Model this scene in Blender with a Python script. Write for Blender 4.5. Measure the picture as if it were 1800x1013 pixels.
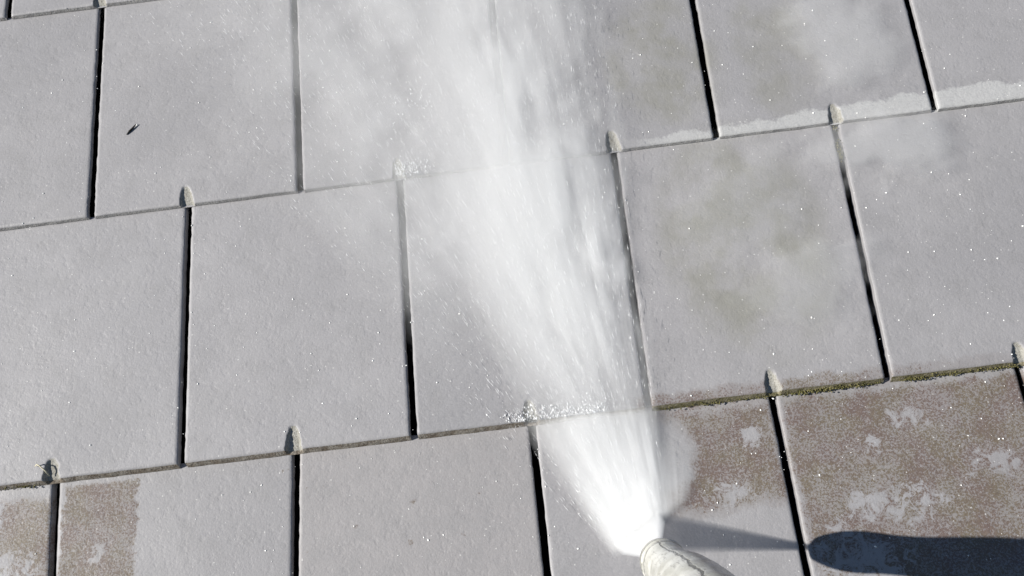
import bpy, bmesh, math, random
from mathutils import Matrix, Vector, noise as mn

rnd = random.Random(11)
scene = bpy.context.scene
for o in list(bpy.data.objects):
    bpy.data.objects.remove(o)
col = scene.collection

# ------------------------------------------------------------------ frame of the roof
# roof coordinates: u along the courses, v up the slope, n away from the roof (metres)
PITCH = math.radians(35.0)
ROOF = Matrix.Translation((0, 0, 4.5)) @ Matrix.Rotation(PITCH, 4, 'X')

# ------------------------------------------------------------------ camera
cam_d = bpy.data.cameras.new('camera')
cam = bpy.data.objects.new('camera', cam_d)
col.objects.link(cam)
Rc = Matrix(((0.9921383, -0.1106414, -0.0584815),
             (0.1237995, 0.9360788, 0.3292875),
             (0.0183105, -0.3339387, 0.9424169)))
cam.matrix_world = ROOF @ (Matrix.Translation((0.00699, -0.56204, 1.06165)) @ Rc.transposed().to_4x4())
cam_d.sensor_width = 36.0
cam_d.lens = 30.0
cam_d.clip_start = 0.01
cam_d.clip_end = 5000.0
scene.camera = cam

# ------------------------------------------------------------------ light
sun_local = Vector((-1.377, 0.060, 1.0)).normalized()       # towards the sun, roof coordinates
sun_w = (ROOF.to_3x3() @ sun_local).normalized()
world = bpy.data.worlds.new('World')
scene.world = world
world.use_nodes = True
wn = world.node_tree
bgn = wn.nodes['Background']
sky = wn.nodes.new('ShaderNodeTexSky')
sky.sky_type = 'NISHITA'
sky.sun_disc = False
sky.dust_density = 0.2
sky.ozone_density = 4.0
sky.altitude = 300.0
sky.sun_elevation = math.asin(sun_w.z)
sky.sun_rotation = math.atan2(sun_w.x, sun_w.y)
wn.links.new(sky.outputs[0], bgn.inputs[0])
bgn.inputs[1].default_value = 0.05

sun_d = bpy.data.lights.new('sun', 'SUN')
sun_d.energy = 5.0
sun_d.angle = math.radians(0.53)
sun_d.color = (1.0, 0.965, 0.895)
sun_o = bpy.data.objects.new('sun', sun_d)
sun_o.rotation_euler = sun_w.to_track_quat('Z', 'Y').to_euler()
sun_o.location = (0, 0, 12)
col.objects.link(sun_o)

scene.view_settings.view_transform = 'Standard'
scene.view_settings.look = 'None'
scene.view_settings.gamma = 1.0
scene.view_settings.exposure = 0.65
scene.view_settings.use_curve_mapping = False
scene.render.engine = 'CYCLES'
cy = scene.cycles
cy.use_denoising = True
cy.max_bounces = 10
cy.diffuse_bounces = 3
cy.glossy_bounces = 2
cy.volume_bounces = 5
cy.transparent_max_bounces = 16
cy.volume_step_rate = 1.0
cy.volume_max_steps = 256

# ------------------------------------------------------------------ helpers
def link(o, parent=None):
    col.objects.link(o)
    if parent is not None:
        o.parent = parent
    return o

def tag(o, label=None, cat=None, group=None, kind=None):
    if label: o['label'] = label
    if cat: o['category'] = cat
    if group: o['group'] = group
    if kind: o['kind'] = kind
    return o

def mesh_obj(name, verts, faces, mats, parent=None, smooth=True, idx=None, local=True):
    me = bpy.data.meshes.new(name)
    me.from_pydata(verts, [], faces)
    for m in (mats if isinstance(mats, (list, tuple)) else [mats]):
        me.materials.append(m)
    if idx is not None:
        me.polygons.foreach_set('material_index', idx)
    me.polygons.foreach_set('use_smooth', [smooth] * len(me.polygons))
    me.update()
    o = bpy.data.objects.new(name, me)
    link(o, parent)
    if parent is None and local:
        o.matrix_world = ROOF
    return o

def fix_normals(o):
    bm = bmesh.new(); bm.from_mesh(o.data)
    bmesh.ops.recalc_face_normals(bm, faces=bm.faces)
    bm.to_mesh(o.data); bm.free()

class NT:
    """small node-graph helper"""
    def __init__(self, tree):
        self.t = tree
        self.n = tree.nodes
    def link(self, a, b):
        self.t.links.new(a, b)
    def sock(self, node, i, v):
        if v is None: return
        if hasattr(v, 'is_output'):
            self.t.links.new(v, node.inputs[i])
        else:
            node.inputs[i].default_value = v
    def m(self, op, a, b=None, c=None, clamp=False):
        n = self.n.new('ShaderNodeMath'); n.operation = op; n.use_clamp = clamp
        self.sock(n, 0, a); self.sock(n, 1, b); self.sock(n, 2, c)
        return n.outputs[0]
    def mul(self, *xs):
        r = xs[0]
        for x in xs[1:]: r = self.m('MULTIPLY', r, x)
        return r
    def add(self, *xs):
        r = xs[0]
        for x in xs[1:]: r = self.m('ADD', r, x)
        return r
    def sub(self, a, b): return self.m('SUBTRACT', a, b)
    def mx(self, *xs):
        r = xs[0]
        for x in xs[1:]: r = self.m('MAXIMUM', r, x)
        return r
    def inv(self, a): return self.m('SUBTRACT', 1.0, a, clamp=True)
    def ss(self, x, lo, hi, a=0.0, b=1.0):
        n = self.n.new('ShaderNodeMapRange'); n.interpolation_type = 'SMOOTHSTEP'
        for i, v in enumerate((x, lo, hi, a, b)): self.sock(n, i, v)
        return n.outputs[0]
    def mixc(self, f, a, b):
        n = self.n.new('ShaderNodeMix'); n.data_type = 'RGBA'
        self.sock(n, 0, f)
        for i, v in ((6, a), (7, b)):
            if hasattr(v, 'is_output'): self.t.links.new(v, n.inputs[i])
            else: n.inputs[i].default_value = (*v, 1.0)
        return n.outputs[2]
    def noise(self, vec, scale, detail=2.0, rough=0.5, dist=0.0, col_out=False):
        n = self.n.new('ShaderNodeTexNoise')
        self.link(vec, n.inputs['Vector'])
        n.inputs['Scale'].default_value = scale
        n.inputs['Detail'].default_value = detail
        n.inputs['Roughness'].default_value = rough
        n.inputs['Distortion'].default_value = dist
        return n.outputs['Color' if col_out else 'Fac']
    def vadd(self, a, b, op='ADD'):
        n = self.n.new('ShaderNodeVectorMath'); n.operation = op
        for i, v in ((0, a), (1, b)):
            if hasattr(v, 'is_output'): self.t.links.new(v, n.inputs[i])
            else: n.inputs[i].default_value = v
        return n.outputs[0]
    def vscale(self, a, s):
        n = self.n.new('ShaderNodeVectorMath'); n.operation = 'SCALE'
        self.link(a, n.inputs[0]); n.inputs['Scale'].default_value = s
        return n.outputs[0]
    def sep(self, v):
        n = self.n.new('ShaderNodeSeparateXYZ'); self.link(v, n.inputs[0])
        return n.outputs
    def comb(self, x, y, z):
        n = self.n.new('ShaderNodeCombineXYZ')
        for i, v in enumerate((x, y, z)): self.sock(n, i, v)
        return n.outputs[0]
    def coords(self, obj):
        n = self.n.new('ShaderNodeTexCoord'); n.object = obj
        return n.outputs['Object']
    def cscale(self, c, f):
        n = self.n.new('ShaderNodeVectorMath'); n.operation = 'SCALE'
        self.link(c, n.inputs[0]); self.sock(n, 3, f)
        return n.outputs[0]
    def bump(self, h, dist, strength=1.0, normal=None):
        n = self.n.new('ShaderNodeBump')
        n.inputs['Distance'].default_value = dist
        n.inputs['Strength'].default_value = strength
        self.link(h, n.inputs['Height'])
        if normal is not None: self.link(normal, n.inputs['Normal'])
        return n.outputs[0]

def new_mat(name):
    m = bpy.data.materials.new(name)
    m.use_nodes = True
    nt = NT(m.node_tree)
    b = m.node_tree.nodes['Principled BSDF']
    return m, nt, b

def simple_mat(name, color, rough=0.6, spec=0.3, nscale=0.0, var=0.0):
    m, nt, b = new_mat(name)
    b.inputs['Roughness'].default_value = rough
    b.inputs['Specular IOR Level'].default_value = spec
    b.inputs['Base Color'].default_value = (*color, 1)
    if nscale:
        tc = nt.n.new('ShaderNodeTexCoord').outputs['Object']
        f = nt.noise(tc, nscale, 3, 0.6)
        c = nt.mixc(nt.ss(f, 0.3, 0.7), tuple(x * (1 - var) for x in color), tuple(min(1, x * (1 + var)) for x in color))
        nt.link(c, b.inputs['Base Color'])
    return m

# ------------------------------------------------------------------ roof (the setting)
T = 0.012            # tile thickness
G = 0.36             # gauge: exposed length of a course
LAP = 0.002
TAIL0 = -0.006       # tail line between the first and second course in view
felt = simple_mat('roofing_felt', (0.012, 0.012, 0.013), 0.9, 0.1, 60.0, 0.4)

def slab(x0, x1, y0, y1, z0, z1):
    v = [(x, y, z) for z in (z0, z1) for y in (y0, y1) for x in (x0, x1)]
    f = [(0, 2, 3, 1), (4, 5, 7, 6), (0, 1, 5, 4), (2, 6, 7, 3), (0, 4, 6, 2), (1, 3, 7, 5)]
    return v, f
v_, f_ = slab(-2.3, 2.3, -1.75, 1.6, -0.09, -0.046)
roof = mesh_obj('roof', v_, f_, felt, smooth=False)
tag(roof, kind='structure')

# ------------------------------------------------------------------ tile materials
def tile_material(name):
    m, nt, b = new_mat(name)
    p = nt.coords(roof)
    oi = nt.n.new('ShaderNodeObjectInfo')
    # offset of fine grain for each tile
    pr = nt.vadd(p, nt.comb(nt.mul(oi.outputs['Random'], 7.0), nt.mul(oi.outputs['Random'], 3.0), 0.0))
    warp_big = nt.vscale(nt.vadd(nt.noise(p, 28.0, 4, 0.65, col_out=True), (0.5, 0.5, 0.5), 'SUBTRACT'), 0.035)
    warp_fine = nt.vscale(nt.vadd(nt.noise(p, 170.0, 3, 0.7, col_out=True), (0.5, 0.5, 0.5), 'SUBTRACT'), 0.012)
    pw = nt.vadd(p, warp_big)
    pw = nt.vadd(pw, warp_fine)
    pf = nt.vadd(p, warp_fine)
    u, v, z = nt.sep(p)
    uw, vw, _ = nt.sep(pw)
    uf, vf, _ = nt.sep(pf)
    # ---- clean concrete
    big = nt.noise(p, 5.5, 3, 0.55)
    mid = nt.noise(pr, 34.0, 4, 0.6)
    fine = nt.noise(pr, 420.0, 2, 0.65)
    grain = nt.noise(pr, 1100.0, 2, 0.6)
    c = nt.mixc(nt.ss(big, 0.32, 0.68), (0.305, 0.299, 0.311), (0.350, 0.342, 0.353))
    tint = nt.n.new('ShaderNodeAttribute'); tint.attribute_type = 'OBJECT'; tint.attribute_name = 'warmth'
    c = nt.mixc(nt.mul(tint.outputs['Fac'], 0.6), c, (0.362, 0.337, 0.330))
    c = nt.mixc(nt.ss(mid, 0.40, 0.70, 0.0, 0.45), c, (0.275, 0.269, 0.274))
    c = nt.mixc(nt.ss(fine, 0.35, 0.72, 0.0, 0.30), c, (0.42, 0.41, 0.42))
    c = nt.mixc(nt.ss(grain, 0.56, 0.76, 0.0, 0.40), c, (0.20, 0.19, 0.195))
    # greenish-beige film on the part right of the jet, still being rinsed
    def blob(cx, cy, rx, ry, uu=uw, vv=vw):
        dx = nt.m('DIVIDE', nt.sub(uu, cx), rx); dy = nt.m('DIVIDE', nt.sub(vv, cy), ry)
        return nt.ss(nt.add(nt.mul(dx, dx), nt.mul(dy, dy)), 1.0, 0.25)
    film = nt.mx(blob(0.30, -0.16, 0.13, 0.20), blob(0.24, 0.13, 0.10, 0.13), nt.mul(blob(0.40, 0.12, 0.07, 0.13), 0.7))
    film = nt.mul(film, nt.ss(nt.noise(p, 14.0, 4, 0.6), 0.33, 0.66, 0.10, 0.95))
    c = nt.mixc(film, c, (0.262, 0.256, 0.232))
    # ---- old pink-brown weathering not yet washed off
    def box(u0, u1, v0, v1, s=0.010, uu=uw, vv=vw):
        return nt.mul(nt.ss(uu, u0 - s, u0 + s), nt.ss(uu, u1 + s, u1 - s), nt.ss(vv, v0 - s, v0 + s), nt.ss(vv, v1 + s, v1 - s))
    rag = nt.mul(nt.sub(nt.noise(p, 62.0, 4, 0.75, 0.8), 0.46), 11.0)
    def hole(cx, cy, rx, ry):
        dx = nt.m('DIVIDE', nt.sub(uf, cx), rx); dy = nt.m('DIVIDE', nt.sub(vf, cy), ry)
        return nt.ss(nt.add(nt.mul(dx, dx), nt.mul(dy, dy), rag), 1.7, 0.1)
    d_right = nt.mul(box(0.297, 0.640, -0.86, -0.374), nt.inv(nt.mx(
        nt.mul(hole(0.449, -0.415, 0.022, 0.014), 0.85), hole(0.425, -0.515, 0.036, 0.018), hole(0.375, -0.512, 0.026, 0.018),
        hole(0.398, -0.440, 0.009, 0.010), hole(0.345, -0.575, 0.05, 0.04), nt.mul(hole(0.535, -0.480, 0.03, 0.014), 0.7))))
    # middle tile: only its upper right part is left
    d_mid = nt.mul(box(0.135, 0.288, -0.497, -0.374, 0.012), nt.inv(nt.mx(
        blob(0.150, -0.425, 0.042, 0.052), hole(0.255, -0.415, 0.012, 0.014), nt.mul(hole(0.215, -0.482, 0.026, 0.014), 0.9))))
    uj = nt.add(uf, nt.mul(nt.sub(nt.noise(p, 62.0, 3, 0.7), 0.5), 0.022))
    d_left = nt.mul(box(-0.602, -0.507, -0.9, -0.376, 0.0025, uj, vf), nt.inv(nt.mul(hole(-0.555, -0.462, 0.010, 0.010), 0.8)))
    d_far = nt.mul(box(-0.93, -0.612, -0.9, -0.384, 0.008), nt.inv(nt.mx(hole(-0.665, -0.475, 0.030, 0.024), hole(-0.69, -0.40, 0.02, 0.015))))
    d_edge = nt.mul(box(0.12, 0.62, -0.372, -0.352, 0.006), nt.ss(u, 0.70, 0.25, 0.25, 0.9))
    d_low = nt.mul(box(-1.6, 1.6, -2.0, -0.735, 0.02), 0.9)
    d_ext = nt.mul(box(0.62, 2.4, -2.0, -0.374, 0.02), 0.9)
    spots = nt.mul(nt.ss(nt.noise(p, 33.0, 3, 0.6), 0.69, 0.72), nt.ss(v, -0.37, -0.39), nt.ss(u, 0.0, -0.05), 0.8)
    dirt = nt.mx(d_right, d_mid, d_left, d_far, d_edge, d_low, d_ext, spots)
    patch = nt.noise(p, 19.0, 4, 0.62)
    speck = nt.noise(p, 430.0, 2, 0.75, 0.6)
    thr = nt.add(nt.ss(patch, 0.30, 0.72, 0.52, 0.40), nt.mul(nt.inv(dirt), 0.30))
    on = nt.ss(nt.sub(speck, thr), -0.04, 0.08)
    hue = nt.noise(p, 26.0, 3, 0.6)
    dc = nt.mixc(nt.ss(hue, 0.35, 0.65), (0.162, 0.117, 0.101), (0.165, 0.133, 0.092))
    dc = nt.mixc(nt.ss(fine, 0.40, 0.70, 0.0, 0.55), dc, (0.115, 0.085, 0.078))
    dfac = nt.mul(nt.ss(dirt, 0.03, 0.35), nt.m('ADD', nt.mul(on, 0.58), nt.mul(dirt, 0.38)))
    c = nt.mixc(dfac, c, dc)
    # ---- pale rinsed band along the tails at the right
    ramp = nt.ss(u, 0.14, 0.75, 0.010, 0.030)
    band = nt.mul(nt.ss(nt.sub(nt.sub(vw, TAIL0), ramp), 0.003, -0.002), nt.ss(v, TAIL0 - 0.003, TAIL0 - 0.001), nt.ss(u, 0.15, 0.24), nt.ss(u, 1.2, 0.9))
    band = nt.mul(band, nt.ss(fine, 0.25, 0.6, 0.55, 1.0))
    c = nt.mixc(nt.mul(band, 0.75), c, (0.52, 0.52, 0.515))
    # ---- small white sand grains in the face
    vo = nt.n.new('ShaderNodeTexVoronoi'); nt.link(pr, vo.inputs['Vector']); vo.inputs['Scale'].default_value = 210.0
    pick = nt.ss(nt.sep(vo.outputs['Color'])[0], 0.955, 0.96)
    sand = nt.mul(nt.ss(vo.outputs['Distance'], 0.22, 0.13), pick)
    c = nt.mixc(nt.mul(sand, 0.8), c, (0.66, 0.65, 0.63))
    nt.link(nt.cscale(c, nt.add(0.755, nt.mul(oi.outputs['Random'], 0.06))), b.inputs['Base Color'])      # wet concrete
    # ---- wet gloss, drying in patches
    r = nt.ss(nt.noise(pr, 9.0, 3, 0.6), 0.3, 0.7, 0.50, 0.68)
    nt.link(r, b.inputs['Roughness'])
    b.inputs['Specular IOR Level'].default_value = 0.35
    # ---- relief: shallow pits, orange-peel skin and sand
    pits = nt.ss(nt.noise(pr, 95.0, 2, 0.55), 0.28, 0.52)
    peel = nt.noise(pr, 230.0, 2, 0.62)
    h = nt.add(nt.mul(pits, 0.42), nt.mul(peel, 0.55), nt.mul(fine, 0.45))
    nt.link(nt.bump(h, 0.0005, 0.9), b.inputs['Normal'])
    return m

MT = tile_material('roof_tile_concrete')

def edge_material(name, c0, c1, c2):
    m, nt, b = new_mat(name)
    p = nt.coords(roof)
    f = nt.noise(p, 90.0, 4, 0.7); g = nt.noise(p, 420.0, 3, 0.7)
    c = nt.mixc(nt.ss(f, 0.35, 0.62), c0, c1)
    c = nt.mixc(nt.ss(g, 0.48, 0.66, 0.0, 0.8), c, c2)
    nt.link(nt.vscale(c, 0.8), b.inputs['Base Color'])
    b.inputs['Roughness'].default_value = 0.85
    b.inputs['Specular IOR Level'].default_value = 0.15
    nt.link(nt.bump(nt.add(f, g), 0.0016, 0.8), b.inputs['Normal'])
    return m
EDGE_CLEAN = edge_material('tile_edge_rinsed', (0.34, 0.33, 0.33), (0.44, 0.43, 0.42), (0.25, 0.24, 0.23))
EDGE_DIRTY = edge_material('tile_edge_grimy', (0.20, 0.165, 0.13), (0.36, 0.33, 0.29), (0.08, 0.065, 0.05))
EDGE_MOSSY = edge_material('tile_edge_mossy', (0.15, 0.135, 0.07), (0.30, 0.27, 0.19), (0.06, 0.055, 0.025))
SILT = edge_material('silt_in_notch', (0.33, 0.318, 0.285), (0.39, 0.38, 0.35), (0.22, 0.205, 0.17))

# ------------------------------------------------------------------ tiles
def line_set(a, b, dense, coarse):
    """sorted breakpoints from a to b: fine steps in the dense intervals, coarse elsewhere"""
    xs = {round(a, 6), round(b, 6)}
    for lo, hi, st in dense:
        n = max(1, int(round((hi - lo) / st)))
        for i in range(n + 1):
            x = lo + (hi - lo) * i / n
            if a <= x <= b: xs.add(round(x, 6))
    n = int((b - a) / coarse)
    for i in range(n + 1):
        x = a + (b - a) * i / n
        if not any(lo <= x <= hi for lo, hi, _ in dense): xs.add(round(x, 6))
    xs = sorted(xs)
    out = [xs[0]]
    for x in xs[1:]:
        if x - out[-1] > 0.0004: out.append(x)
    out[-1] = b
    return out

TILES = []      # (corner data) so that loose things can be set on the surface

def make_tile(uL0, uL1, uR0, uR1, vt, notch, edge_mat, foot, seed, warmth, nshape=(0.0115, 0.036, 0.0), T=T):
    """uL0/uR0: edges at the tail, uL1/uR1: edges one gauge higher; vt: tail line;
    notch: u of the drain notch in the tail; foot: how far the lower edge runs out (+) or back (-)"""
    W = uR0 - uL0
    L = G + LAP
    ts = notch - uL0
    us = line_set(0.0, W, [(0.0, 0.005, 0.00125), (W - 0.005, W, 0.00125), (ts - 0.017, ts + 0.017, 0.0014)], 0.014)
    vs = line_set(0.0, L, [(0.0, 0.006, 0.0012), (0.006, 0.040, 0.002)], 0.0065)
    nu, nv = len(us), len(vs)
    hw, ln, skew = nshape
    verts, idx_face, faces = [], [], []
    ox, oy = uL0, vt
    def edge_u(s, q):
        a = uL0 + (uL1 - uL0) * q / G; b = uR0 + (uR1 - uR0) * q / G
        return a + (b - a) * s / W
    def zt(q): return T * (1 - q / G)
    nd = []
    for j, q in enumerate(vs):
        for i, s in enumerate(us):
            u = edge_u(s, q); vv = vt + q
            z = zt(q)
            n1 = mn.noise(Vector((u * 14 + seed, vv * 14, 0))); n2 = mn.noise(Vector((u * 90, vv * 90, seed)))
            z += 0.00045 * n1 + 0.00012 * n2
            # worn arrises
            for d, amp in ((s, 0.0013), (W - s, 0.0013), (q, 0.0016)):
                rr = 0.0042 * (1 + 0.35 * mn.noise(Vector((u * 60, vv * 60, seed + 5))))
                if d < rr: z -= amp * (1 - d / rr) ** 2 * (1 + 0.5 * mn.noise(Vector((u * 150, vv * 150, seed))))
            # drain notch
            depth = 0.0
            if q < ln:
                k = 1 - q / ln
                w = hw * (k ** 0.32) * (1 + 0.22 * mn.noise(Vector((q * 150, seed, 2.0 if s < ts else 9.0))))
                du = (s - ts - skew * q)
                if abs(du) < w:
                    e = 1 - (du / w) ** 2
                    depth = min(0.0072, T * 0.8) * (k ** 0.5) * min(1.0, 1.25 * e ** 0.5)
            z -= depth
            du_e = (0.0007 * mn.noise(Vector((vv * 55, u * 9, seed))) + 0.0007 * mn.noise(Vector((vv * 150, u * 9, seed)))) if i in (0, nu - 1) else 0
            dv_e = 0.0007 * mn.noise(Vector((u * 70, vv * 9, seed + 3))) if j == 0 else 0
            verts.append((u + du_e - ox, vv + dv_e - oy, z)); nd.append(depth)
    N = lambda i, j: j * nu + i
    mi = []
    for j in range(nv - 1):
        for i in range(nu - 1):
            q4 = (N(i, j), N(i + 1, j), N(i + 1, j + 1), N(i, j + 1))
            faces.append(q4)
            mi.append(2 if sum(nd[k] > 0.0012 for k in q4) >= 2 else 0)
    # skirt to the underside
    ring = [N(i, 0) for i in range(nu)] + [N(nu - 1, j) for j in range(1, nv)] + [N(i, nv - 1) for i in range(nu - 2, -1, -1)] + [N(0, j) for j in range(nv - 2, 0, -1)]
    def pos(k, fz, out):
        x, y, z = verts[k]
        j = k // nu
        zb = zt(vs[j]) - T + 0.0006
        zz = max(zb, zb + (z - zb) * fz) if z > zb else zb
        return (x, y - (out if j == 0 else 0), zz)
    levels = [(0.45, foot * 0.6), (0.0, foot)]
    prev = ring
    for fz, out in levels:
        base = len(verts)
        verts.extend(pos(k, fz, out) for k in ring)
        cur = list(range(base, base + len(ring)))
        for a in range(len(ring)):
            b2 = (a + 1) % len(ring)
            faces.append((prev[b2], prev[a], cur[a], cur[b2]))
            k0, k1 = ring[a], ring[b2]
            mi.append(1 if (k0 // nu == 0 and k1 // nu == 0) else 0)
        prev = cur
    faces.append(tuple(prev)); mi.append(0)
    o = mesh_obj('roof_tile', verts, faces, [MT, edge_mat, SILT], roof, True, mi)
    o.location = (ox, oy, 0)
    o['warmth'] = float(warmth)
    # crisp side walls
    o.data.polygons.foreach_set('use_smooth', [True] * (len(faces) - 2 * len(ring) - 1) + [False] * (2 * len(ring) + 1))
    TILES.append((uL0, uR0, vt, o))
    return o

def tail_t(r): return 0.0068 if r >= 1 else T      # the worn upper courses lie closer
GAP = 0.0092
# joints (u at the tail, u one gauge up) as they lie on the roof; beyond the view they run on at one tile width
ROWS = {
    2: ([-0.436 - 0.3 * k for k in (4, 3, 2, 1)] + [-0.436, -0.142, 0.155, 0.452] + [0.452 + 0.3 * k for k in (1, 2, 3)], None),
    1: ([-0.586 - 0.3 * k for k in (3, 2, 1)] + [-0.586, -0.290, -0.001, 0.291, 0.592] + [0.592 + 0.3 * k for k in (1, 2, 3)],
        [-0.592 - 0.3 * k for k in (3, 2, 1)] + [-0.592, -0.2925, 0.0085, 0.306, 0.615] + [0.615 + 0.3 * k for k in (1, 2, 3)]),
    0: ([-0.449 - 0.298 * k for k in (4, 3, 2, 1)] + [-0.449, -0.156, 0.137, 0.433] + [0.433 + 0.298 * k for k in (1, 2, 3)],
        [-0.450 - 0.300 * k for k in (4, 3, 2, 1)] + [-0.450, -0.151, 0.149, 0.456] + [0.456 + 0.300 * k for k in (1, 2, 3)]),
    -1: ([-0.598 - 0.3 * k for k in (3, 2, 1)] + [-0.598, -0.317, -0.014, 0.283, 0.583] + [0.583 + 0.3 * k for k in (1, 2, 3)],
         [-0.614 - 0.3 * k for k in (3, 2, 1)] + [-0.614, -0.307, -0.009, 0.292, 0.596] + [0.596 + 0.3 * k for k in (1, 2, 3)]),
    -2: ([-0.463 - 0.3 * k for k in (4, 3, 2, 1)] + [-0.463, -0.165, 0.133, 0.431] + [0.431 + 0.3 * k for k in (1, 2, 3)], None),
    3: ([-0.586 - 0.3 * k for k in (3, 2, 1)] + [-0.586, -0.290, 0.010, 0.308, 0.612] + [0.612 + 0.3 * k for k in (1, 2, 3)], None),
    -3: ([-0.6 - 0.3 * k for k in (3, 2, 1)] + [-0.6, -0.31, -0.01, 0.29, 0.59] + [0.59 + 0.3 * k for k in (1, 2, 3)], None),
}
# row r has its tail at TAIL0 + (r - 1) * G
seed = 0
WARM = {(-1, 4): 0.75, (-1, 5): 0.15, (0, 6): 0.25, (0, 7): 0.1, (1, 4): 0.1}
for r in sorted(ROWS):
    bot, top = ROWS[r]
    top = top or bot
    below = ROWS.get(r - 1)
    vt = TAIL0 + (r - 1) * G + (0.0 if r != -1 else -0.0)
    for i in range(len(bot) - 1):
        seed += 1.37
        uL0, uL1, uR0, uR1 = bot[i] + GAP / 2, top[i] + GAP / 2, bot[i + 1] - GAP / 2, top[i + 1] - GAP / 2
        mid = (uL0 + uR0) / 2
        if below:
            tp = below[1] or below[0]
            nt_u = min(tp, key=lambda x: abs(x - mid))
            if not (uL0 + 0.03 < nt_u < uR0 - 0.03): nt_u = mid
        else:
            nt_u = mid
        if r >= 1: em, foot = EDGE_CLEAN, 0.0015
        elif mid > 0.12: em, foot = EDGE_MOSSY, 0.0045
        else: em, foot = EDGE_DIRTY, 0.0042
        rr = random.Random(int(seed * 100))
        shp = (0.0085 + 0.0022 * rr.random(), 0.024 + 0.009 * rr.random(), rr.uniform(-0.08, 0.02) - 0.10 * max(0, nt_u))
        make_tile(uL0, uL1, uR0, uR1, vt, nt_u, em, foot, seed, WARM.get((r, i), rr.random() * 0.12), shp, tail_t(r))

def surf_z(u, v):
    k = math.floor((v - TAIL0) / G)
    return tail_t(k + 1) * (1 - (v - TAIL0 - k * G) / G)

def add_octa(V, F, c, ax, a, b):
    """little eight-sided grain: half length a along ax, half thickness b"""
    ax = ax.normalized()
    s = ax.cross(Vector((0.3, 0.2, 0.93)) if abs(ax.z) < 0.9 else Vector((1, 0, 0))).normalized()
    t = ax.cross(s)
    k = len(V)
    V.extend(tuple(c + d) for d in (ax * a, -ax * a, s * b, -s * b, t * b, -t * b))
    for x, y, z in ((0, 2, 4), (0, 4, 3), (0, 3, 5), (0, 5, 2), (1, 4, 2), (1, 3, 4), (1, 5, 3), (1, 2, 5)):
        F.append((k + x, k + y, k + z))

# ------------------------------------------------------------------ white grains on the tiles, their white colour standing in for wet glints
glint_grit_m = simple_mat('glint_white_grit', (0.86, 0.86, 0.84), 0.25, 0.6)
V, F = [], []
g = random.Random(5)
for _ in range(4200):
    u, v = g.uniform(-0.9, 0.9), g.uniform(-0.75, 0.5)
    if mn.noise(Vector((u * 6, v * 6, 3))) < g.uniform(-0.6, 0.5): continue
    s = 0.0004 + 0.0010 * g.random() ** 4
    a = g.uniform(0, 6.28)
    add_octa(V, F, Vector((u, v, surf_z(u, v) + s * 0.05)), Vector((math.cos(a), math.sin(a), 0.1)), s * g.uniform(1, 1.7), s)
tag(mesh_obj('glint_grit', V, F, glint_grit_m), 'tiny white grains standing in for wet glints scattered over the tiles', 'glint_grit', kind='stuff')

# ------------------------------------------------------------------ moss in the steps and the open joint at the right
moss_m = edge_material('moss', (0.13, 0.125, 0.045), (0.22, 0.20, 0.09), (0.06, 0.055, 0.02))
def moss_strip(parent, pts, n, sz, spread):
    V, F = [], []
    o = Vector(parent.location)
    for _ in range(n):
        t = g.random() * (len(pts) - 1); k = int(t); t -= k
        p = Vector(pts[k]).lerp(Vector(pts[k + 1]), t)
        if mn.noise(p * 45) < g.uniform(-0.5, 0.35): continue
        p += Vector((g.gauss(0, spread[0]), g.gauss(0, spread[1]), abs(g.gauss(0, spread[2]))))
        s = sz * g.uniform(0.5, 1.4)
        add_octa(V, F, p - o, Vector((g.uniform(-1, 1), g.uniform(-1, 1), g.uniform(0.2, 1))), s * 1.4, s)
    tag(mesh_obj('moss', V, F, moss_m, parent), kind='stuff')
def tile_at(u, v):
    return min((t for t in TILES if t[0] <= u <= t[1] and t[2] <= v), key=lambda t: v - t[2])[3]
VB = TAIL0 - G
moss_strip(tile_at(0.37, VB + 0.05), [(0.300, VB - 0.004, 0.004), (0.425, VB - 0.004, 0.004)], 620, 0.0009, (0.002, 0.0014, 0.002))
moss_strip(tile_at(0.51, VB + 0.05), [(0.445, VB - 0.004, 0.004), (0.590, VB - 0.004, 0.004)], 620, 0.0009, (0.002, 0.0014, 0.002))
moss_strip(tile_at(0.22, VB + 0.05), [(0.150, VB - 0.004, 0.003), (0.285, VB - 0.004, 0.003)], 200, 0.0008, (0.002, 0.0012, 0.002))
moss_strip(tile_at(-0.62, VB + 0.05), [(-0.74, VB - 0.004, 0.004), (-0.62, VB - 0.004, 0.004)], 200, 0.0008, (0.002, 0.0012, 0.002))
moss_strip(tile_at(0.54, -0.05), [(0.456, -0.008, -0.004), (0.451, -0.060, -0.004)], 420, 0.0010, (0.0022, 0.002, 0.003))

# ------------------------------------------------------------------ debris
def tube(name, pts, radii, mat, parent=None, seg=7):
    V, F = [], []
    P = [Vector(p) for p in pts]
    for k, p in enumerate(P):
        d = (P[min(k + 1, len(P) - 1)] - P[max(k - 1, 0)]).normalized()
        a = d.cross(Vector((0, 0, 1)) if abs(d.z) < 0.9 else Vector((1, 0, 0))).normalized(); b = d.cross(a)
        for s in range(seg):
            t = 2 * math.pi * s / seg
            V.append(tuple(p + (a * math.cos(t) + b * math.sin(t)) * radii[k]))
    for k in range(len(P) - 1):
        for s in range(seg):
            s2 = (s + 1) % seg
            F.append((k * seg + s, k * seg + s2, (k + 1) * seg + s2, (k + 1) * seg + s))
    F.append(tuple(range(seg - 1, -1, -1))); F.append(tuple((len(P) - 1) * seg + s for s in range(seg)))
    return mesh_obj(name, V, F, mat, parent)
bark = simple_mat('dark_bark', (0.02, 0.018, 0.016), 0.8, 0.2, 300, 0.5)
straw_m = simple_mat('pale_straw', (0.50, 0.46, 0.34), 0.7, 0.2, 300, 0.3)
twz = surf_z(-0.53, 0.12) + 0.0012
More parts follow.
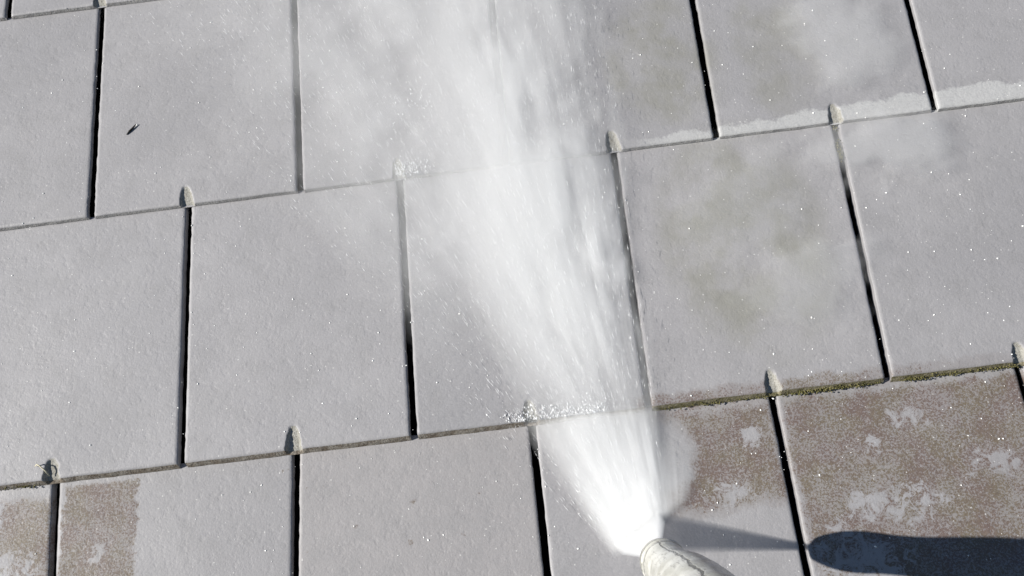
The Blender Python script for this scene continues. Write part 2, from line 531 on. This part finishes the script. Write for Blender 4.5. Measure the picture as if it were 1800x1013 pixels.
tag(tube('twig', [(-0.5405, 0.1185, twz), (-0.536, 0.1235, twz + 0.0004), (-0.531, 0.1285, twz + 0.0006), (-0.5262, 0.1335, twz + 0.0012)],
         [0.0006, 0.0014, 0.0012, 0.0005], bark), 'short dark twig lying on the upper left tile', 'twig')
nz = 0.013
tag(tube('straw', [(-0.6345, -0.3475, nz), (-0.631, -0.346, nz + 0.003), (-0.6265, -0.3485, nz + 0.004), (-0.621, -0.3545, nz + 0.001), (-0.6175, -0.3615, nz - 0.004)],
         [0.0006, 0.0008, 0.0008, 0.0008, 0.0005], straw_m), 'curled pale straw caught at the tile notch at the far left', 'straw')

# ------------------------------------------------------------------ pressure washer lance
SEAM = 1.5
def lance_material():
    m, nt, b = new_mat('worn_cream_wrap')
    p = nt.n.new('ShaderNodeTexCoord').outputs['Object']
    x, y, z = nt.sep(p)
    ang = nt.m('ARCTAN2', y, x)
    w = nt.noise(p, 45, 3, 0.6)
    # scuffed white coating: dark cracks round the collar, worn streaks along the shaft
    zz = nt.add(z, nt.mul(nt.sub(w, 0.5), 0.022), nt.mul(nt.m('SINE', ang), 0.003))
    def ring(at, wd): return nt.ss(nt.m('ABSOLUTE', nt.sub(zz, at)), wd, wd * 0.25)
    rings = nt.mx(ring(0.0075, 0.0013), ring(0.021, 0.0016), ring(0.033, 0.0030), nt.mul(ring(0.047, 0.0022), 0.8))
    seam = nt.mul(nt.ss(nt.m('ABSOLUTE', nt.add(nt.sub(ang, SEAM), nt.mul(nt.sub(w, 0.5), 0.35))), 0.07, 0.02), nt.ss(z, 0.034, 0.040))
    vn = nt.noise(nt.comb(x, y, nt.mul(z, 0.55)), 55, 3, 0.55, 0.6)
    vein = nt.mul(nt.ss(nt.m('ABSOLUTE', nt.sub(vn, 0.5)), 0.022, 0.006), nt.ss(nt.noise(p, 40, 2, 0.6), 0.40, 0.52))
    along = nt.noise(nt.comb(nt.mul(ang, 7.0), nt.mul(z, 28.0), 0.0), 1.6, 4, 0.65, 0.5)
    worn = nt.mul(nt.ss(along, 0.54, 0.64), nt.ss(nt.noise(p, 35, 2, 0.5), 0.42, 0.60))
    f = nt.mx(nt.mul(rings, nt.ss(nt.noise(p, 120, 3, 0.7), 0.30, 0.44)), seam, nt.mul(worn, 0.55))
    c = nt.mixc(nt.ss(w, 0.35, 0.65), (0.40, 0.395, 0.355), (0.56, 0.555, 0.52))
    c = nt.mixc(nt.mul(f, 0.9), c, (0.07, 0.07, 0.062))
    nt.link(c, b.inputs['Base Color'])
    b.inputs['Roughness'].default_value = 0.22
    nt.link(nt.bump(nt.sub(nt.mul(along, 0.5), nt.mul(f, 1.0)), 0.0004, 0.7), b.inputs['Normal'])
    return m
wrap_m = lance_material()
steel_m = simple_mat('wet_grey_steel', (0.35, 0.35, 0.34), 0.35, 0.5, 200, 0.2)
black_m = simple_mat('black_rubber', (0.02, 0.02, 0.022), 0.5, 0.3, 150, 0.3)

TIP = Vector((0.1035, -0.5445, 0.152))
LDIR = Vector((0.006, -0.0225, 0.10)).normalized()
lance = bpy.data.objects.new('pressure_washer_lance', None)
link(lance)
q = LDIR.to_track_quat('Z', 'Y').to_matrix().to_4x4()
lance.matrix_world = ROOF @ Matrix.Translation(TIP) @ q
tag(lance, 'cream wrapped pressure washer lance pointing its nozzle at the tiles', 'pressure washer')

def lathe(name, prof, mat, parent, seg=48, wob=0.0, sd=0.0, closed=True):
    V, F = [], []
    for k, (z, r) in enumerate(prof):
        for s in range(seg):
            t = 2 * math.pi * s / seg
            rr = r * (1 + wob * mn.noise(Vector((math.cos(t) * 1.6, math.sin(t) * 1.6, z * 55 + sd))) + wob * 0.6 * mn.noise(Vector((math.cos(t) * 4, math.sin(t) * 4, z * 140 + sd))))
            V.append((rr * math.cos(t), rr * math.sin(t), z))
    for k in range(len(prof) - 1):
        for s in range(seg):
            s2 = (s + 1) % seg
            F.append((k * seg + s, k * seg + s2, (k + 1) * seg + s2, (k + 1) * seg + s))
    if closed:
        F.append(tuple(range(seg - 1, -1, -1))); F.append(tuple((len(prof) - 1) * seg + s for s in range(seg)))
    return mesh_obj(name, V, F, mat, parent)

def fine_prof(ctrl, step):
    out = []
    for (z0, r0), (z1, r1) in zip(ctrl, ctrl[1:]):
        n = max(1, int((z1 - z0) / step))
        for i in range(n): out.append((z0 + (z1 - z0) * i / n, r0 + (r1 - r0) * i / n))
    out.append(ctrl[-1])
    return out
lathe('nozzle', [(-0.004, 0.0035), (-0.0038, 0.0075), (0.004, 0.0085), (0.012, 0.009)], steel_m, lance, 24)
lathe('nozzle_collar', fine_prof([(0.000, 0.0100), (0.0008, 0.0138), (0.005, 0.0162), (0.0056, 0.0150), (0.0072, 0.0152), (0.0080, 0.0176), (0.0138, 0.0198), (0.0146, 0.0184), (0.0166, 0.0186)], 0.0016), wrap_m, lance, 56, 0.018, 1.0)
lathe('wrapped_shroud', fine_prof([(0.0160, 0.0182), (0.0172, 0.0210), (0.0228, 0.0222), (0.0238, 0.0208), (0.0256, 0.0208), (0.0266, 0.0226), (0.0345, 0.0232), (0.0360, 0.0216), (0.0385, 0.0216),
                                   (0.0400, 0.0228), (0.052, 0.0220), (0.075, 0.0218), (0.10, 0.0245), (0.13, 0.0285), (0.17, 0.0305), (0.26, 0.0315), (0.33, 0.030), (0.345, 0.014)], 0.003), wrap_m, lance, 64, 0.02, 4.0)
lathe('lance_tube', [(0.34, 0.0095), (0.56, 0.0095), (0.80, 0.0095)], steel_m, lance, 20)
lathe('tube_grip', fine_prof([(0.80, 0.011), (0.805, 0.018), (0.93, 0.018), (0.935, 0.012)], 0.01), black_m, lance, 28)

# ------------------------------------------------------------------ water
IM_L = Vector((0.0735, -0.5285, 0.006)); IM_R = Vector((0.1315, -0.4960, 0.006))
APX = (0.133, -0.643)

def volume_mat(name):
    m = bpy.data.materials.new(name)
    m.use_nodes = True
    m.node_tree.nodes.clear()
    nt = NT(m.node_tree)
    out = nt.n.new('ShaderNodeOutputMaterial')
    vol = nt.n.new('ShaderNodeVolumePrincipled')
    vol.inputs['Color'].default_value = (0.995, 0.997, 1.0, 1)
    vol.inputs['Anisotropy'].default_value = 0.0
    nt.link(vol.outputs[0], out.inputs['Volume'])
    return m, nt, vol

# spray that the jet throws up along the slope
def plume_h(r): return 0.016 + 0.048 * max(0.0, r - 0.13)
sm, nt, vol = volume_mat('water_spray')
p = nt.coords(roof)
u, v, z = nt.sep(p)
du = nt.sub(APX[0], u); dv = nt.sub(v, APX[1])
th = nt.m('ARCTAN2', du, dv)
r = nt.m('SQRT', nt.add(nt.mul(du, du), nt.mul(dv, dv)))
H = nt.add(nt.mul(nt.mx(nt.sub(r, 0.13), 0.0), 0.048), 0.016)
cloud = nt.noise(p, 9.0, 2, 0.6)
streak = nt.noise(nt.comb(nt.mul(th, 30.0), nt.mul(r, 3.5), nt.mul(z, 9.0)), 1.0, 2, 0.65)
wisp = nt.noise(nt.comb(nt.mul(th, 7.5), nt.mul(r, 5.5), nt.mul(z, 7.0)), 1.0, 3, 0.65, 0.4)
rel = nt.ss(r, 0.15, 0.55, 0.35, 1.0)
thw = nt.add(th, nt.mul(nt.sub(streak, 0.5), 0.07), nt.mul(nt.sub(wisp, 0.5), rel, 0.20))
edgeL = nt.add(0.48, nt.mul(nt.sub(r, 0.2), -0.19))
edgeR = nt.mul(nt.mx(nt.sub(r, 0.25), 0.0), 0.050)
core = nt.mul(nt.ss(thw, nt.sub(edgeR, 0.08), nt.add(edgeR, 0.16)), nt.ss(thw, nt.add(edgeL, 0.08), nt.sub(edgeL, 0.22)))
mist = nt.mul(nt.ss(thw, -0.04, 0.14), nt.ss(thw, 0.66, 0.34), nt.ss(r, 0.30, 0.66), nt.ss(cloud, 0.28, 0.72, 0.24, 0.62))
lobe = nt.mul(nt.ss(thw, -0.27, 0.02), nt.ss(thw, 0.14, 0.03), nt.ss(r, 0.28, 0.14), 0.24)
body = nt.mx(core, mist, lobe)
mod = nt.mul(nt.ss(streak, 0.25, 0.75, 0.82, 1.18), nt.ss(wisp, 0.28, 0.72, 0.68, 1.32))
# starts at the impact line
nx, ny = -(IM_R - IM_L).y, (IM_R - IM_L).x
ll = math.hypot(nx, ny); nx /= ll; ny /= ll
sd = nt.add(nt.mul(nt.sub(u, (IM_L.x + IM_R.x) / 2), nx), nt.mul(nt.sub(v, (IM_L.y + IM_R.y) / 2), ny))
start = nt.ss(sd, -0.010, 0.006)
radial = nt.mul(nt.ss(r, 0.11, 0.26, 4.5, 1.15), nt.ss(r, 0.95, 0.35, 0.30, 1.0), nt.ss(r, 1.30, 0.95))
prof = nt.mul(nt.ss(nt.m('DIVIDE', z, H), 1.0, 0.2, 0.0, 1.5), 1.0)
dens = nt.m('DIVIDE', nt.mul(body, mod, start, radial, prof, 2.75), H)
nt.link(dens, vol.inputs['Density'])

V, F = [], []
rs = [0.095, 0.14, 0.2, 0.3, 0.5, 0.7, 0.9, 1.1, 1.3]; ths = [-0.45, -0.2, 0.0, 0.2, 0.4, 0.68]
for top in (0, 1):
    for rr in rs:
        for t in ths:
            V.append((APX[0] - rr * math.sin(t), APX[1] + rr * math.cos(t), plume_h(rr) if top else -0.02))
nT = len(ths); nR = len(rs); K = nT * nR
for a in range(nR - 1):
    for b_ in range(nT - 1):
        i0 = a * nT + b_
        F.append((i0, i0 + 1, i0 + nT + 1, i0 + nT)); F.append((K + i0, K + i0 + nT, K + i0 + nT + 1, K + i0 + 1))
for b_ in range(nT - 1):
    F.append((b_, K + b_, K + b_ + 1, b_ + 1))
    e = (nR - 1) * nT + b_
    F.append((e, e + 1, K + e + 1, K + e))
for a in range(nR - 1):
    i0 = a * nT
    F.append((i0, i0 + nT, K + i0 + nT, K + i0))
    i1 = a * nT + nT - 1
    F.append((i1, K + i1, K + i1 + nT, i1 + nT))
spray = mesh_obj('water_spray', V, F, sm, smooth=False)
fix_normals(spray)
tag(spray, 'white spray of water fanning up the roof from the jet', 'water', kind='stuff')
sm.cycles.volume_step_rate = 0.15

# the flat jet between the nozzle and the tiles
jm, nt, vol = volume_mat('water_jet')
p = nt.coords(roof)
u, v, z = nt.sep(p)
N0 = TIP - LDIR * 0.004
dz = nt.sub(N0.z, z)
k = nt.m('DIVIDE', nt.mx(dz, 0.004), N0.z)
nt.link(nt.m('DIVIDE', 42.0, nt.add(k, 0.10)), vol.inputs['Density'])
V, F = [], []
ax = (IM_R - IM_L).normalized(); nn = Vector((-ax.y, ax.x, 0))
for f in (0.0, 1.0):
    c = N0.lerp((IM_L + IM_R) / 2, f)
    hw_ = 0.003 + f * ((IM_R - IM_L).length / 2 - 0.003); ht = 0.0022 + 0.0055 * f
    for a_, b_ in ((-1, -1), (1, -1), (1, 1), (-1, 1)):
        V.append(tuple(c + ax * hw_ * a_ + nn * ht * b_))
F = [(3, 2, 1, 0), (4, 5, 6, 7), (0, 1, 5, 4), (1, 2, 6, 5), (2, 3, 7, 6), (3, 0, 4, 7)]
jet = mesh_obj('water_jet', V, F, jm, smooth=False)
fix_normals(jet)
tag(jet, 'short flat jet of water between the nozzle and the tiles', 'water', kind='stuff')
jm.cycles.volume_step_rate = 0.3

# drops flung along with the spray, and splashes at the steps
drop_m, nt, b = new_mat('water_drops')
b.inputs['Base Color'].default_value = (0.93, 0.94, 0.95, 1)
b.inputs['Roughness'].default_value = 0.2
b.inputs['Subsurface Weight'].default_value = 0.0
V, F = [], []
g = random.Random(21)
cnt = 0
while cnt < 4800:
    t = g.gauss(0.24, 0.20); rr = 0.16 + 1.0 * g.random() ** 0.8
    if t < -0.04 or t > 0.62: continue
    c = Vector((APX[0] - rr * math.sin(t), APX[1] + rr * math.cos(t), 0))
    c.z = surf_z(c.x, c.y) + plume_h(rr) * g.random() ** 1.5
    d = Vector((-math.sin(t), math.cos(t), g.uniform(-0.05, 0.10)))
    add_octa(V, F, c, d, g.uniform(0.002, 0.008), g.uniform(0.00007, 0.0002))
    cnt += 1
tag(mesh_obj('spray_drops', V, F, drop_m), 'fine streaking water drops inside the white spray', 'water', kind='stuff')
V, F = [], []
for _ in range(1500):
    t = g.random()
    k = g.random()
    if k < 0.62: c = Vector((-0.035 + 0.12 * t + g.gauss(0, 0.008), VB + g.gauss(-0.001, 0.0025) + abs(g.gauss(0, 0.009)), 0))
    elif k < 0.92: c = Vector((-0.155 + abs(g.gauss(0, 0.022)), TAIL0 + g.gauss(0.003, 0.004) + abs(g.gauss(0, 0.008)), 0))
    else: c = Vector((-0.125 + g.gauss(0, 0.022), 0.105 + g.gauss(0, 0.022), 0))
    c.z = surf_z(c.x, c.y) + abs(g.gauss(0, 0.004))
    s = 0.00018 + 0.0006 * g.random() ** 4
    add_octa(V, F, c, Vector((g.gauss(-0.35, 0.25), 1, g.gauss(0.2, 0.3))), s * g.uniform(1.5, 5.0), s)
tag(mesh_obj('splash', V, F, drop_m), 'foaming splash of water where the spray strikes the tile steps', 'water', kind='stuff')

# thin mist drifting over the tiles at the right
mm, nt, vol = volume_mat('thin_mist')
p = nt.coords(roof)
wv = nt.vscale(nt.vadd(nt.noise(p, 14.0, 3, 0.62, col_out=True), (0.5, 0.5, 0.5), 'SUBTRACT'), 0.20)
u, v, z = nt.sep(nt.vadd(p, wv))
def puff(cx, cy, rx, ry, k):
    dx = nt.m('DIVIDE', nt.sub(u, cx), rx); dy = nt.m('DIVIDE', nt.sub(v, cy), ry)
    return nt.ss(nt.add(nt.mul(dx, dx), nt.mul(dy, dy)), 1.0, 0.0, 0.0, k)
d = nt.add(puff(0.50, -0.06, 0.13, 0.06, 1.0), puff(0.37, -0.23, 0.10, 0.06, 0.8), puff(0.485, 0.12, 0.07, 0.12, 0.9), puff(0.30, -0.12, 0.10, 0.10, 0.35))
nt.link(nt.mul(d, nt.ss(nt.sep(p)[2], 0.05, 0.012), 10.5), vol.inputs['Density'])
v_, f_ = slab(0.21, 0.68, -0.335, 0.29, -0.02, 0.05)
mist_o = mesh_obj('drifting_mist', v_, f_, mm, smooth=False)
fix_normals(mist_o)
tag(mist_o, 'thin patches of white mist drifting over the right hand tiles', 'mist', kind='stuff')
mm.cycles.volume_step_rate = 0.25
